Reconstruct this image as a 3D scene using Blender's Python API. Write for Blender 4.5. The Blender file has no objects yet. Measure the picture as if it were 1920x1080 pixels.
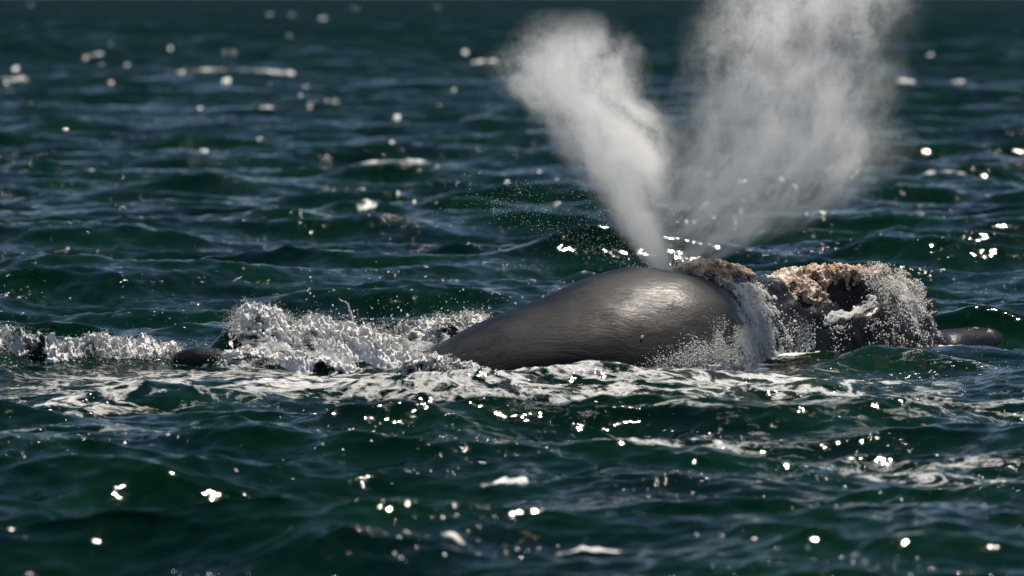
import bpy, bmesh, math, random
import numpy as np
from mathutils import Vector, noise as mnoise

random.seed(7)
rng = np.random.default_rng(7)
sc = bpy.context.scene
COL = sc.collection

# ------------------------------------------------------------------ camera, sky, sun, exposure
FPX = 9000.0          # focal length in pixels of a 1920 px wide picture
CAM_H = 4.653         # eye height above the sea
CAM_Y = -60.0         # the whale lies around y = 0
HZ = -8.0             # picture row of the horizon
PITCH = math.atan((540 - HZ) / FPX)

cam_d = bpy.data.cameras.new('camera')
cam = bpy.data.objects.new('camera', cam_d)
COL.objects.link(cam)
cam.location = (0, CAM_Y, CAM_H)
cam.rotation_euler = (math.pi / 2 - PITCH, 0, 0)
cam_d.sensor_width = 36.0
cam_d.lens = 36.0 * FPX / 1920
cam_d.clip_start = 0.5
cam_d.clip_end = 120000
cam_d.dof.use_dof = True
cam_d.dof.focus_distance = 61.3
cam_d.dof.aperture_fstop = cam_d.lens / 1000 / 0.135
cam_d.dof.aperture_blades = 0
sc.camera = cam

SUN_AZ = math.radians(40)      # to the right of the viewing direction, beyond the whale
SUN_EL = math.radians(66)
world = bpy.data.worlds.new('World')
sc.world = world
world.use_nodes = True
wn = world.node_tree
bg = wn.nodes['Background']
sky = wn.nodes.new('ShaderNodeTexSky')
sky.sky_type = 'NISHITA'
sky.sun_disc = False
sky.sun_elevation = SUN_EL
sky.sun_rotation = SUN_AZ
sky.altitude = 0
sky.air_density = 0.8
sky.dust_density = 0.1
sky.ozone_density = 1.2
wn.links.new(sky.outputs[0], bg.inputs[0])
bg.inputs[1].default_value = 0.05

sun_d = bpy.data.lights.new('sun', 'SUN')
sun_d.energy = 5.0
sun_d.angle = math.radians(0.53)
sun_d.color = (1.0, 0.92, 0.82)
sun = bpy.data.objects.new('sun', sun_d)
COL.objects.link(sun)
sdir = Vector((math.sin(SUN_AZ) * math.cos(SUN_EL), math.cos(SUN_AZ) * math.cos(SUN_EL), math.sin(SUN_EL)))
sun.rotation_euler = sdir.to_track_quat('Z', 'Y').to_euler()
sun.location = (0, 0, 30)

sc.view_settings.view_transform = 'Standard'
sc.view_settings.look = 'None'
sc.view_settings.gamma = 1.0
sc.view_settings.exposure = 0.5
sc.cycles.use_denoising = True
sc.cycles.max_bounces = 14
sc.cycles.diffuse_bounces = 2
sc.cycles.glossy_bounces = 2
sc.cycles.transmission_bounces = 2
sc.cycles.volume_bounces = 12
sc.cycles.transparent_max_bounces = 12
sc.cycles.sample_clamp_indirect = 4.0
sc.cycles.volume_max_steps = 160
sc.cycles.caustics_reflective = False
sc.cycles.caustics_refractive = False


def ground(px, row):
    """sea-level point seen at a pixel of the 1920x1080 photograph"""
    d = CAM_H * FPX / max(row - HZ, 0.5)
    return ((px - 960) * d / FPX, CAM_Y + d)


def proj(P):
    """world points (n,3) -> pixel column and row"""
    P = np.asarray(P, float)
    cp, sp = math.cos(PITCH), math.sin(PITCH)
    y = P[:, 1] - CAM_Y
    z = P[:, 2] - CAM_H
    dep = y * cp - z * sp
    up = y * sp + z * cp
    return 960 + FPX * P[:, 0] / dep, 540 - FPX * up / dep


# ------------------------------------------------------------------ helpers
def tag(o, label=None, cat=None, group=None, kind=None):
    if label: o['label'] = label
    if cat: o['category'] = cat
    if group: o['group'] = group
    if kind: o['kind'] = kind
    return o


def mesh_np(name, V, F, mat=None, parent=None, smooth=True):
    """fast mesh from arrays; F is (m,3) or (m,4)"""
    V = np.asarray(V, np.float32)
    F = np.asarray(F, np.int32)
    me = bpy.data.meshes.new(name)
    n, m, k = len(V), len(F), F.shape[1]
    me.vertices.add(n)
    me.vertices.foreach_set('co', V.ravel())
    me.loops.add(m * k)
    me.loops.foreach_set('vertex_index', F.ravel())
    me.polygons.add(m)
    me.polygons.foreach_set('loop_start', np.arange(0, m * k, k, dtype=np.int32))
    me.polygons.foreach_set('use_smooth', np.full(m, smooth, dtype=bool))
    me.update(calc_edges=True)
    o = bpy.data.objects.new(name, me)
    COL.objects.link(o)
    if mat: me.materials.append(mat)
    if parent: o.parent = parent
    return o


def grid_faces(nr, nc, wrap=False):
    r = np.arange(nr - 1)[:, None]
    c = np.arange(nc if wrap else nc - 1)[None, :]
    c2 = (c + 1) % nc
    return np.stack([r * nc + c, r * nc + c2, (r + 1) * nc + c2, (r + 1) * nc + c], -1).reshape(-1, 4)


def smooth01(x, a, b):
    t = np.clip((x - a) / (b - a), 0, 1)
    return t * t * (3 - 2 * t)


# value noise on arrays (3-D), 0..1
_perm = rng.random(4096).astype(np.float32)


def vnoise(P, scale=1.0, seed=0):
    P = np.asarray(P, np.float64) * scale
    i = np.floor(P).astype(np.int64)
    f = P - i
    f = f * f * (3 - 2 * f)

    def h(x, y, z):
        return _perm[((x * 73856093) ^ (y * 19349663) ^ (z * 83492791) ^ (seed * 2654435)) & 4095]
    r = 0
    for dx in (0, 1):
        for dy in (0, 1):
            for dz in (0, 1):
                w = (f[:, 0] if dx else 1 - f[:, 0]) * (f[:, 1] if dy else 1 - f[:, 1]) * (f[:, 2] if dz else 1 - f[:, 2])
                r = r + w * h(i[:, 0] + dx, i[:, 1] + dy, i[:, 2] + dz)
    return r


def fbm(P, scale=1.0, octs=4, seed=0, gain=0.5):
    r, a, t = 0, 1.0, 0
    for o in range(octs):
        r = r + a * vnoise(P, scale * 2.03 ** o, seed + o * 11)
        t += a
        a *= gain
    return r / t


class NT:
    """small node helper"""
    def __init__(self, name):
        self.mat = bpy.data.materials.new(name)
        self.mat.use_nodes = True
        self.t = self.mat.node_tree
        self.t.nodes.clear()
        self.out = self.n('ShaderNodeOutputMaterial')

    def n(self, typ, **kw):
        nd = self.t.nodes.new(typ)
        for k, v in kw.items():
            setattr(nd, k, v)
        return nd

    def put(self, sock, v):
        if hasattr(v, 'is_linked') or isinstance(v, bpy.types.NodeSocket):
            self.t.links.new(v, sock)
        else:
            sock.default_value = v

    def math(self, op, a, b=None, c=None, clamp=False):
        nd = self.n('ShaderNodeMath', operation=op, use_clamp=clamp)
        self.put(nd.inputs[0], a)
        if b is not None: self.put(nd.inputs[1], b)
        if c is not None: self.put(nd.inputs[2], c)
        return nd.outputs[0]

    def vmath(self, op, a, b=None, scale=None):
        nd = self.n('ShaderNodeVectorMath', operation=op)
        self.put(nd.inputs[0], a)
        if b is not None: self.put(nd.inputs[1], b)
        if scale is not None: self.put(nd.inputs['Scale'], scale)
        return nd.outputs['Value'] if op in ('LENGTH', 'DOT_PRODUCT', 'DISTANCE') else nd.outputs[0]

    def noise(self, vec, scale, detail=3, rough=0.55, dist=0.0):
        nd = self.n('ShaderNodeTexNoise')
        nd.inputs['Scale'].default_value = scale
        nd.inputs['Detail'].default_value = detail
        nd.inputs['Roughness'].default_value = rough
        nd.inputs['Distortion'].default_value = dist
        if vec is not None: self.put(nd.inputs['Vector'], vec)
        return nd

    def ramp(self, v, a, b, lo=0.0, hi=1.0, kind='SMOOTHSTEP'):
        nd = self.n('ShaderNodeMapRange', interpolation_type=kind)
        self.put(nd.inputs[0], v)
        for i, x in enumerate((a, b, lo, hi)):
            self.put(nd.inputs[1 + i], x)
        return nd.outputs[0]

    def mix(self, fac, a, b):
        nd = self.n('ShaderNodeMix', data_type='RGBA')
        self.put(nd.inputs[0], fac)
        self.put(nd.inputs[6], a)
        self.put(nd.inputs[7], b)
        return nd.outputs[2]

    def principled(self, **kw):
        p = self.n('ShaderNodeBsdfPrincipled')
        for k, v in kw.items():
            self.put(p.inputs[k.replace('_', ' ')], v)
        return p

    def curve(self, v, pts):
        nd = self.n('ShaderNodeFloatCurve')
        c = nd.mapping.curves[0]
        nd.mapping.use_clip = False
        c.points[0].location = pts[0]
        c.points[1].location = pts[-1]
        for p in pts[1:-1]:
            c.points.new(*p)
        nd.mapping.update()
        self.put(nd.inputs['Value'], v)
        return nd.outputs[0]


# ------------------------------------------------------------------ the whale's body (shape first: the sea needs to know it)
# spine stations: x, y, height of the back, half width, roundness exponent
ST = np.array([
    (-4.33, 0.10, -0.10, 0.03),
    (-4.28, 0.10, 0.10, 0.14),
    (-4.12, 0.10, 0.215, 0.24),
    (-3.80, 0.08, 0.25, 0.30),
    (-3.40, 0.05, 0.17, 0.45),
    (-2.60, 0.00, -0.10, 0.75),
    (-1.70, -0.05, -0.32, 1.00),
    (-0.95, -0.02, 0.24, 1.10),
    (-0.40, 0.00, 0.57, 1.34),
    (0.27, 0.05, 0.81, 1.50),
    (0.93, 0.15, 1.07, 1.54),
    (1.38, 0.30, 1.19, 1.48),
    (1.72, 0.52, 1.215, 1.46),
    (1.98, 0.80, 1.13, 1.30),
    (2.20, 1.12, 1.10, 1.06),
    (2.48, 1.45, 1.20, 0.92),
    (2.78, 1.80, 1.17, 0.84),
    (3.15, 2.20, 1.00, 0.74),
    (3.60, 2.62, 0.97, 0.74),
    (4.05, 3.00, 1.02, 0.76),
    (4.50, 3.36, 1.04, 0.74),
    (4.90, 3.68, 0.96, 0.66),
    (5.22, 3.93, 0.80, 0.54),
    (5.44, 4.12, 0.55, 0.42),
    (5.62, 4.30, 0.16, 0.38),
    (5.90, 4.60, 0.15, 0.40),
    (6.30, 5.05, 0.17, 0.42),
    (6.72, 5.50, 0.10, 0.32),
    (7.02, 5.85, 0.00, 0.24),
    (7.15, 6.00, -0.30, 0.03)], float)


def catmull(A, t):
    n = len(A)
    i = np.clip(np.floor(t).astype(int), 0, n - 2)
    f = (t - i)[:, None]
    p0, p1, p2, p3 = A[np.clip(i - 1, 0, n - 1)], A[i], A[i + 1], A[np.clip(i + 2, 0, n - 1)]
    return 0.5 * ((2 * p1) + (-p0 + p2) * f + (2 * p0 - 5 * p1 + 4 * p2 - p3) * f ** 2 + (-p0 + 3 * p1 - 3 * p2 + p3) * f ** 3)


def station_at(x):
    return np.interp(x, ST[:, 0], np.arange(len(ST)))


def whale_surf(t, a):
    """t: station parameter, a: angle (0 = near flank, pi/2 = back, pi = far flank) -> points"""
    S = catmull(ST, t)
    S2 = catmull(ST, np.clip(t + 0.35, 0, len(ST) - 1)) - catmull(ST, np.clip(t - 0.35, 0, len(ST) - 1))
    tx, ty = S2[:, 0], S2[:, 1]
    L = np.hypot(tx, ty) + 1e-9
    nx, ny = ty / L, -tx / L                      # towards the near flank
    w = np.maximum(S[:, 3], 0.02)
    top = S[:, 2]
    zc = np.minimum(-0.12, top - 0.25)            # widest just below the water
    ca, sa = np.cos(a), np.sin(a)
    ex = 0.92
    cx = np.sign(ca) * np.abs(ca) ** ex
    sz = np.sign(sa) * np.abs(sa) ** ex
    hgt = np.where(sa > 0, top - zc, np.minimum(0.25 + w, 1.3))
    # the head has a narrow arched rostrum above a broad lip
    head = smooth01(t, 13.5, 16.0) * (1 - smooth01(t, 23.5, 25))
    pinch = 1 - 0.30 * head * smooth01(sa, 0.25, 0.9)
    return np.stack([S[:, 0] + nx * w * cx * pinch, S[:, 1] + ny * w * cx * pinch, zc + hgt * sz], -1)


def whale_normal(t, a, e=0.02):
    n = len(ST) - 1
    dt = whale_surf(np.clip(t + e, 0, n), a) - whale_surf(np.clip(t - e, 0, n), a)
    da = whale_surf(t, a + e) - whale_surf(t, a - e)
    nn = np.cross(dt, da)
    nn /= (np.linalg.norm(nn, axis=1)[:, None] + 1e-9)
    c = catmull(ST, t)
    out = whale_surf(t, a) - np.stack([c[:, 0], c[:, 1], np.full(len(t), -0.2)], -1)
    s = np.sign((nn * out).sum(1))
    s[s == 0] = 1
    return nn * s[:, None]


_t, _a = (g.ravel() for g in np.meshgrid(np.linspace(18, 23, 120), np.linspace(.1, 1.5, 120)))
_px, _row = proj(whale_surf(_t, _a))
_k = int(np.argmin((_px - 1594) ** 2 + (_row - 556) ** 2))
HOLE = whale_surf(_t[_k:_k + 1], _a[_k:_k + 1])[0]      # hollow in the flank of the rostrum, under the crust


def skin_lump(P, t):
    hm = smooth01(t, 14, 16) * (1 - smooth01(t, 23.8, 24.6))
    l = (fbm(P, 1.1, 3, 40) - 0.5) * 0.10 + hm * (fbm(P, 4.0, 4, 44) - 0.5) * 0.11
    dv = P - HOLE
    along = (dv[:, 0] * 0.75 + dv[:, 1] * 0.66)
    e = np.sqrt((along / 0.36) ** 2 + (dv[:, 2] / 0.20) ** 2)
    side = smooth01(dv[:, 0] * 0.66 - dv[:, 1] * 0.75, -0.45, -0.15)
    return l - 0.17 * np.exp(-e ** 6) * side


# ------------------------------------------------------------------ sea
def wave_field(X, Y):
    """wind sea as a sum of directional waves: returns dx, dy, z"""
    r = np.random.default_rng(21)
    X = X.astype(np.float32)
    Y = Y.astype(np.float32)
    Z = np.zeros_like(X)
    DX = np.zeros_like(X)
    DY = np.zeros_like(X)
    main = math.radians(-78)
    lam = np.concatenate([np.exp(r.uniform(math.log(1.3), math.log(9.0), 80)), np.exp(r.uniform(math.log(0.22), math.log(1.3), 90))])
    lam = np.concatenate([lam, r.uniform(11, 30, 12)])
    k = 2 * math.pi / lam
    kp = 2 * math.pi / 7.0
    amp = (1 / k) * np.exp(-0.6 * (kp / k) ** 2)
    sw = lam > 10
    amp[sw] *= 0.105 / math.sqrt(0.5 * (amp[sw] ** 2).sum())
    lg = (lam > 1.3) & ~sw
    amp[lg] *= 0.136 / math.sqrt(0.5 * (amp[lg] ** 2).sum())
    sm = lam <= 1.3
    amp[sm] *= 0.0205 / math.sqrt(0.5 * (amp[sm] ** 2).sum())
    spread = np.where(sw, 0.35, np.where(lg, 0.50, 0.85))
    th = main + r.normal(0, 1, len(lam)) * spread
    ph = r.uniform(0, 2 * math.pi, len(lam))
    for i in range(len(lam)):
        cx, cy = math.cos(th[i]), math.sin(th[i])
        p = (k[i] * cx) * X + (k[i] * cy) * Y + np.float32(ph[i])
        s, c = np.sin(p), np.cos(p)
        Z += np.float32(amp[i]) * c
        q = np.float32(amp[i] * 0.85)
        DX -= q * np.float32(cx) * s
        DY -= q * np.float32(cy) * s
    return DX, DY, Z


def ridge(X, Y, pts, wid, wob=0.0):
    """soft ridge of given height along a poly-line: pts = [(x, y, h), ...]; wid = (near side, far side) falloff"""
    pts = sorted(pts)
    xs = [p[0] for p in pts]
    yc = np.interp(X, xs, [p[1] for p in pts])
    hh = np.interp(X, xs, [p[2] for p in pts], left=0, right=0)
    dy = Y - yc
    w = np.where(dy < 0, wid[0], wid[1])
    return hh * np.exp(-(dy / w) ** 2)


# whitecaps beyond and before the whale: (px0, px1, row, crest height m, thickness m)
CAPS_GLINTS = [(285, 560, 142, 0.40, 3.4), (-30, 72, 160, 0.45, 4.0), (566, 652, 205, 0.42, 2.6), (630, 842, 318, 0.30, 1.3),
        (575, 612, 322, 0.16, 0.8), (880, 948, 128, 0.5, 5.0), (1395, 1440, 22, 0.6, 20.0), (745, 860, 17, 0.8, 24.0),
        (1720, 1822, 336, 0.24, 1.0), 
        (1680, 1720, 162, 0.35, 3.5), (1788, 1816, 160, 0.35, 3.0), (480, 520, 205, 0.25, 2.0), 
        (890, 1005, 892, 0.08, 0.25), (1290, 1370, 832, 0.06, 0.3), (585, 690, 1005, 0.08, 0.22), (740, 800, 862, 0.03, 0.35),
        (60, 116, 945, 0.10, 0.25), 
        (820, 880, 1064, 0.08, 0.12), (960, 1190, 1072, 0.05, 0.15), (1180, 1215, 100, 0.4, 5.0), (150, 190, 104, 0.4, 5.0), (415, 450, 108, 0.4, 5.0),
        (1740, 1790, 12, 0.8, 26), (990, 1020, 335, 0.14, 0.7), (665, 710, 400, 0.06, 0.3)]


_r = np.random.default_rng(12)


def fleck(p, row, w, hmul=1.0, fs=-.98):
    d = CAM_H * FPX / (row - HZ)
    CAPS_GLINTS.append((p - w / 2, p + w / 2, row, .0004 * d * hmul, max(.12, .005 * d), fs))


for _c in [c for c in CAPS_GLINTS if c[1] - c[0] > 50 and c[2] < 500]:      # a breaking crest is a string of tumbling flecks
    CAPS_GLINTS.remove(_c)
    p0, p1, row, h, th = _c
    CAPS_GLINTS.append((p0, p1, row, h, th, 0.72))
    ph = _r.uniform(0, 6)
    for _i in range(int((p1 - p0) / 12) if row < 250 else 0):
        _u = _r.random()
        fleck(p0 + (p1 - p0) * _u, row * (1 + .010 * math.sin(_u * 4 + ph) + _r.normal(0, .004)), _r.uniform(7, 20), .5, .8)
for _i in range(20): fleck(_r.uniform(1275, 1400), _r.uniform(396, 448), _r.uniform(4, 9), .4)       # white foam dots painted in for sun glints behind the blow
for _i in range(7): fleck(_r.uniform(1500, 1562), _r.uniform(424, 438), _r.uniform(4, 9), .4)  # more foam dots in place of glints
for _i in range(9): fleck(_r.uniform(530, 740), 395 + _r.normal(0, 22), _r.uniform(3, 6), .1)
for _i in range(64):       # lone white foam flecks far out, standing in for sun sparkle
    fleck(_r.uniform(-40, 1960), 8 + 400 * _r.random() ** 1.3, _r.uniform(5, 18))


def build_sea(mat):
    q = np.arange(1.15, 1330, 1.12)
    d = (CAM_H * FPX) / q
    d = np.concatenate([[90000, 60000], d[d < 45000], np.linspace(d[-1] - 0.4, 6, 40), [2, -4, -12, -30, -80, -250, -1000, -4000]])
    u = np.linspace(-0.126, 0.126, 640)
    ext = np.array([0.132, 0.142, 0.16, 0.19, 0.24, 0.32, 0.45, 0.7, 1.1, 1.8, 3.0])
    u = np.concatenate([-ext[::-1], u, ext])
    nr, nc = len(d), len(u)
    wd = np.maximum(np.abs(d), 28)
    X0 = (wd[:, None] * u[None, :]).astype(np.float64).ravel()
    Y0 = np.repeat(d + CAM_Y, nc)
    dx, dy, z = wave_field(X0, Y0)
    D = np.repeat(np.abs(d), nc)
    fade = 1 - 0.65 * smooth01(D, 2500, 12000)
    # the whale's bulk calms the swell right around it
    near = np.exp(-(((X0 + 0.3) / 7.2) ** 4 + ((Y0 - 0.6) / 3.6) ** 4))
    calm = 1 - 0.78 * near
    dx, dy, z = dx * calm * fade, dy * calm * fade, z * calm * fade
    X, Y, Z = X0 + dx, Y0 + dy, z.astype(np.float64)

    foam = np.zeros_like(X)
    ZW = Z.reshape(nr, nc).copy()
    P2 = np.stack([X, Y, np.zeros_like(X)], -1)
    n1 = np.zeros_like(X)
    loc = (np.abs(X) < 12) & (Y > -30) & (Y < 40)
    n1[loc] = fbm(P2[loc], 2.2, 4, 3)
    n2 = np.zeros_like(X)
    n2[loc] = fbm(P2[loc], 7.0, 3, 9)

    # whitecaps, and the foam flecks that imitate glints
    for i, (p0, p1, row, h, th, *fs) in enumerate(CAPS_GLINTS):
        xa, yy = ground(p0, row)
        xb, _ = ground(p1, row)
        m = (X > xa - 3 * th) & (X < xb + 3 * th) & (np.abs(Y - yy) < 8 * th)
        if not m.any(): continue
        xm, L = (xa + xb) / 2, (xb - xa) / 2
        if fs and fs[0] < 0:            # a fleck rides on the nearest crest
            ci = int(np.argmin(np.abs(u - xm / max(yy - CAM_Y, 28))))
            reach = max(1.2, 0.018 * (yy - CAM_Y))
            ri = np.where(np.abs(d + CAM_Y - yy) < reach)[0]
            if len(ri):
                bi = ri[np.argmax(ZW[ri, ci])]
                yy = Y[bi * nc + ci]
                m = (X > xa - 3 * th) & (X < xb + 3 * th) & (np.abs(Y - yy) < 8 * th)
            fs = [-fs[0]]
        uu = (X[m] - xm) / L
        wob = (vnoise(np.stack([X[m] / (0.35 * L), np.full(m.sum(), i * 3.1), np.zeros(m.sum())], -1), 1.0, 5) - 0.5)
        dyv = Y[m] - (yy + wob * th * 1.2)
        prof = np.exp(-np.abs(uu) ** 3)
        w = np.where(dyv < 0, th * 0.7, th * 1.8)
        bump = prof * np.exp(-(dyv / w) ** 2)
        if fs and fs[0] == 0.72:        # the breaking wave replaces the chop where it stands
            Z[m] *= 1 - 0.85 * np.exp(-(uu / 1.15) ** 4 - (dyv / (2.6 * th)) ** 2)
            Z[m] += 0.25 * h * bump
        Z[m] += h * 0.75 * bump
        fo = np.exp(-(dyv / np.where(dyv < 0, th * 0.55, th * 0.7)) ** 2) * (1 - smooth01(np.abs(uu), 0.6, 1.1)) * (0.72 + 0.7 * wob)
        fo *= (0.72 + 0.75 * fbm(P2[m], 2.2 / th ** 0.8, 3, i)) * (fs[0] if fs else (0.66 if row > 500 else 1.0))
        foam[m] = np.maximum(foam[m], fo)

    # water piled up behind and beside the whale
    def add(pts, wid, fo, fw, rough=0.0):
        nonlocal Z, foam
        m = (np.abs(X) < 9) & (np.abs(Y) < 9)
        b = ridge(X[m], Y[m], pts, wid)
        Z[m] += b * (1 + rough * (n1[m] - 0.5) * 2)
        if fo:
            hh = ridge(X[m], Y[m], [(p[0], p[1], 1.0) for p in pts], fw)
            foam[m] = np.maximum(foam[m], fo * hh)
    # steep sea heaped at the tail, its green face left of the crest
    add([(-4.15, 0.45, 0.0), (-3.85, 0.40, 0.20), (-3.60, 0.40, 0.46), (-3.40, 0.42, 0.66), (-3.18, 0.45, 0.80), (-2.95, 0.40, 0.64), (-2.6, 0.35, 0.46), (-2.3, 0.3, 0.44),
         (-1.9, 0.15, 0.36), (-1.5, 0.05, 0.24), (-1.1, -0.15, 0.10), (-0.8, -0.2, 0.0)], (0.50, 0.6), 0.26, (0.9, 0.5), 0.25)
    add([(-6.8, 0.1, 0.34), (-6.3, 0.2, 0.36), (-5.8, 0.3, 0.22), (-5.2, 0.4, 0.22), (-4.7, 0.45, 0.16), (-4.2, 0.45, 0.12), (-3.9, 0.5, 0.0)], (0.55, 0.8), 0.62, (0.38, 0.4), 0.35)
    add([(-2.0, 1.1, 0.0), (-1.5, 1.2, 0.22), (-0.9, 1.4, 0.36), (-0.3, 1.6, 0.34), (0.2, 1.8, 0.0)], (0.4, 0.5), 0.85, (0.4, 0.3), 0.3)
    # bow wave, right of the head
    add([(3.4, -0.7, 0.0), (3.9, -0.3, 0.12), (4.5, 0.2, 0.30), (5.0, 0.0, 0.26), (5.6, -0.5, 0.16), (6.4, -1.2, 0.06), (7.2, -1.8, 0.0)], (0.55, 0.7), 0.30, (0.9, 0.5), 0.1)

    add([(5.3, 5.0, 0.0), (5.8, 5.2, 0.08), (6.3, 5.5, 0.12), (6.8, 5.8, 0.06), (7.3, 6.0, 0.0)], (0.7, 1.0), 0, None)     # water humped over the lower jaw

    # lace of old foam drifting in front of the whale
    def patch(cx, cy, rx, ry, s, p=2):
        m = (np.abs(X - cx) < 3 * rx) & (np.abs(Y - cy) < 3 * ry)
        g = s * np.exp(-(np.abs((X[m] - cx) / rx) ** p + np.abs((Y[m] - cy) / ry) ** p))
        foam[m] = np.maximum(foam[m], g)
    patch(-2.6, -3.0, 3.8, 1.7, 0.51)
    patch(-5.2, -4.2, 2.2, 2.0, 0.49)
    patch(-4.6, -9.6, 2.6, 1.8, 0.42)
    patch(0.6, -2.3, 2.4, 1.3, 0.50)
    patch(3.4, -2.6, 2.8, 1.9, 0.49)
    patch(3.2, -6.0, 3.4, 3.0, 0.42)
    patch(1.6, -9.8, 2.2, 2.0, 0.44)
    patch(4.2, -12.0, 2.2, 1.6, 0.42)
    patch(6.2, -5.5, 2.4, 3.0, 0.39)
    patch(-1.0, -2.4, 6.5, 2.6, 0.46, 4)
    patch(2.0, -5.5, 6.0, 3.5, 0.38, 4)
    # froth along the whale's waterline
    tt = np.linspace(7, 24, 120)
    wl = whale_surf(tt, np.full(120, 0.12))
    m = (X > -2) & (X < 6.5) & (np.abs(Y) < 7)
    Pm = np.stack([X[m], Y[m]], -1)
    dmin = np.full(m.sum(), 9.0)
    for p in wl:
        dmin = np.minimum(dmin, np.hypot(Pm[:, 0] - p[0], Pm[:, 1] - p[1]))
    foam[m] = np.maximum(foam[m], 0.62 * np.exp(-(dmin / 0.30) ** 2) * (0.55 + 0.9 * n1[m]))

    # frothy parts are lumpy
    Z[loc] += foam[loc] * (n2[loc] - 0.5) * 0.11
    V = np.stack([X, Y, Z], -1)
    o = mesh_np('sea', V, grid_faces(nr, nc)[:, ::-1], mat)
    at = o.data.attributes.new('foam', 'FLOAT', 'POINT')
    at.data.foreach_set('value', foam.astype(np.float32))
    at = o.data.attributes.new('coarse', 'FLOAT', 'POINT')
    at.data.foreach_set('value', smooth01(np.log(D + 1), math.log(75), math.log(600)).astype(np.float32))
    tag(o, 'dark green choppy sea with small glittering waves and white foam streaks', 'sea', kind='structure')
    return o, (X0, Y0, Z, u, d)


def sea_material():
    N = NT('sea_water')
    geo = N.n('ShaderNodeNewGeometry')
    pos = geo.outputs['Position']
    at = N.n('ShaderNodeAttribute', attribute_name='foam')
    foam = at.outputs['Fac']
    # fine ripples: slopes taken straight from noise so that they keep their steepness far away
    mp = N.n('ShaderNodeMapping')
    mp.inputs['Rotation'].default_value = (0, 0, math.radians(12))
    mp.inputs['Scale'].default_value = (0.62, 1.0, 1.0)
    N.put(mp.inputs['Vector'], pos)
    a = N.noise(mp.outputs[0], 1.6, 2, 0.5)
    b = N.noise(mp.outputs[0], 5.5, 3, 0.6, 0.4)
    c = N.noise(pos, 26, 2, 0.6)
    half = (0.5, 0.5, 0.5)
    sl = N.vmath('ADD', N.vmath('SCALE', N.vmath('SUBTRACT', a.outputs['Color'], half), scale=0.26),
                 N.vmath('SCALE', N.vmath('SUBTRACT', b.outputs['Color'], half), scale=0.54))
    gust = N.ramp(N.noise(pos, 0.22, 2).outputs['Fac'], 0.35, 0.65, 0.25, 1.0)
    sl = N.vmath('ADD', sl, N.vmath('SCALE', N.vmath('SUBTRACT', c.outputs['Color'], half), scale=N.math('MULTIPLY', gust, 0.30)))
    # distant water: the mesh no longer carries the shorter waves, so their slopes come from noise
    far = N.n('ShaderNodeAttribute', attribute_name='coarse').outputs['Fac']
    f1 = N.noise(mp.outputs[0], 0.16, 5, 0.62)
    sl = N.vmath('ADD', sl, N.vmath('SCALE', N.vmath('SUBTRACT', f1.outputs['Color'], half), scale=N.math('MULTIPLY', far, 1.3)))
    fb = N.n('ShaderNodeCombineXYZ'); N.put(fb.inputs[1], N.math('MULTIPLY', far, -0.36))   # at grazing sight only the near faces of far waves show
    sl = N.vmath('ADD', sl, fb.outputs[0])
    # sparse steep ripples, the ones that catch the sun
    g0 = N.ramp(N.noise(pos, 0.55, 4, 0.68).outputs['Fac'], 0.46, 0.64, -0.10, 0.05)
    g2 = N.noise(pos, 18, 2, 0.5)
    g1 = N.ramp(N.math('ADD', N.noise(N.vmath('ADD', pos, (7, 3, 0)), 14, 2, 0.55).outputs['Fac'], g0), 0.61, 0.67)
    st = N.vmath('ADD', N.vmath('SCALE', N.vmath('SUBTRACT', g2.outputs['Color'], half), scale=3.0), (0.0, -0.6, 0))
    g1 = N.math('MULTIPLY', g1, N.ramp(far, 0.05, 0.45, 1.0, 0.0))
    sl = N.vmath('ADD', sl, N.vmath('SCALE', st, scale=g1))
    sl = N.vmath('MULTIPLY', sl, (1, 1, 0))
    nor = N.vmath('NORMALIZE', N.vmath('ADD', geo.outputs['Normal'], sl))
    # lighter green in places, darker in others
    big = N.noise(pos, 0.35, 3).outputs['Fac']
    deep = N.mix(N.ramp(big, 0.35, 0.65), (0.0004, 0.0066, 0.0056, 1), (0.0010, 0.0128, 0.0060, 1))
    water = N.principled(Base_Color=deep, Roughness=N.ramp(g1, 0.0, 1.0, 0.07, 0.18), IOR=1.333, Normal=nor)
    N.put(water.inputs['Specular IOR Level'], N.ramp(g1, 0.0, 1.0, 0.135, 0.42))
    # foam lace
    sp = N.n('ShaderNodeMapping')
    sp.inputs['Scale'].default_value = (0.42, 0.50, 1.0)
    sp.inputs['Rotation'].default_value = (0, 0, math.radians(9))
    N.put(sp.inputs['Vector'], pos)
    warp = N.noise(sp.outputs[0], 1.3, 2)
    wv = N.vmath('ADD', sp.outputs[0], N.vmath('SCALE', N.vmath('SUBTRACT', warp.outputs['Color'], half), scale=0.9))
    n1 = N.noise(wv, 2.4, 6, 0.66, 0.1).outputs['Fac']
    rid = N.math('SUBTRACT', 1.0, N.math('MULTIPLY', N.math('ABSOLUTE', N.math('SUBTRACT', n1, 0.5)), 11.0))   # thin lines
    n2 = N.noise(N.vmath('MULTIPLY', pos, (0.55, 1, 1)), 9, 5, 0.7).outputs['Fac']
    lace = N.math('ADD', N.math('MULTIPLY', N.math('MAXIMUM', rid, 0.0), 0.36), N.math('MULTIPLY', n2, 0.46))
    val = N.math('ADD', N.math('MULTIPLY', foam, 1.0), lace)
    fac = N.math('MULTIPLY', N.ramp(val, 0.78, 1.06), 0.92)
    fac = N.math('MULTIPLY', N.math('MULTIPLY', fac, N.ramp(foam, 0.05, 0.2)), N.ramp(foam, 0.35, 0.7, 0.68, 1.0))
    bub = N.noise(pos, 34, 3, 0.7)
    bp = N.n('ShaderNodeBump')
    bp.inputs['Strength'].default_value = 0.9
    bp.inputs['Distance'].default_value = 0.03
    N.put(bp.inputs['Height'], bub.outputs['Fac'])
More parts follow.
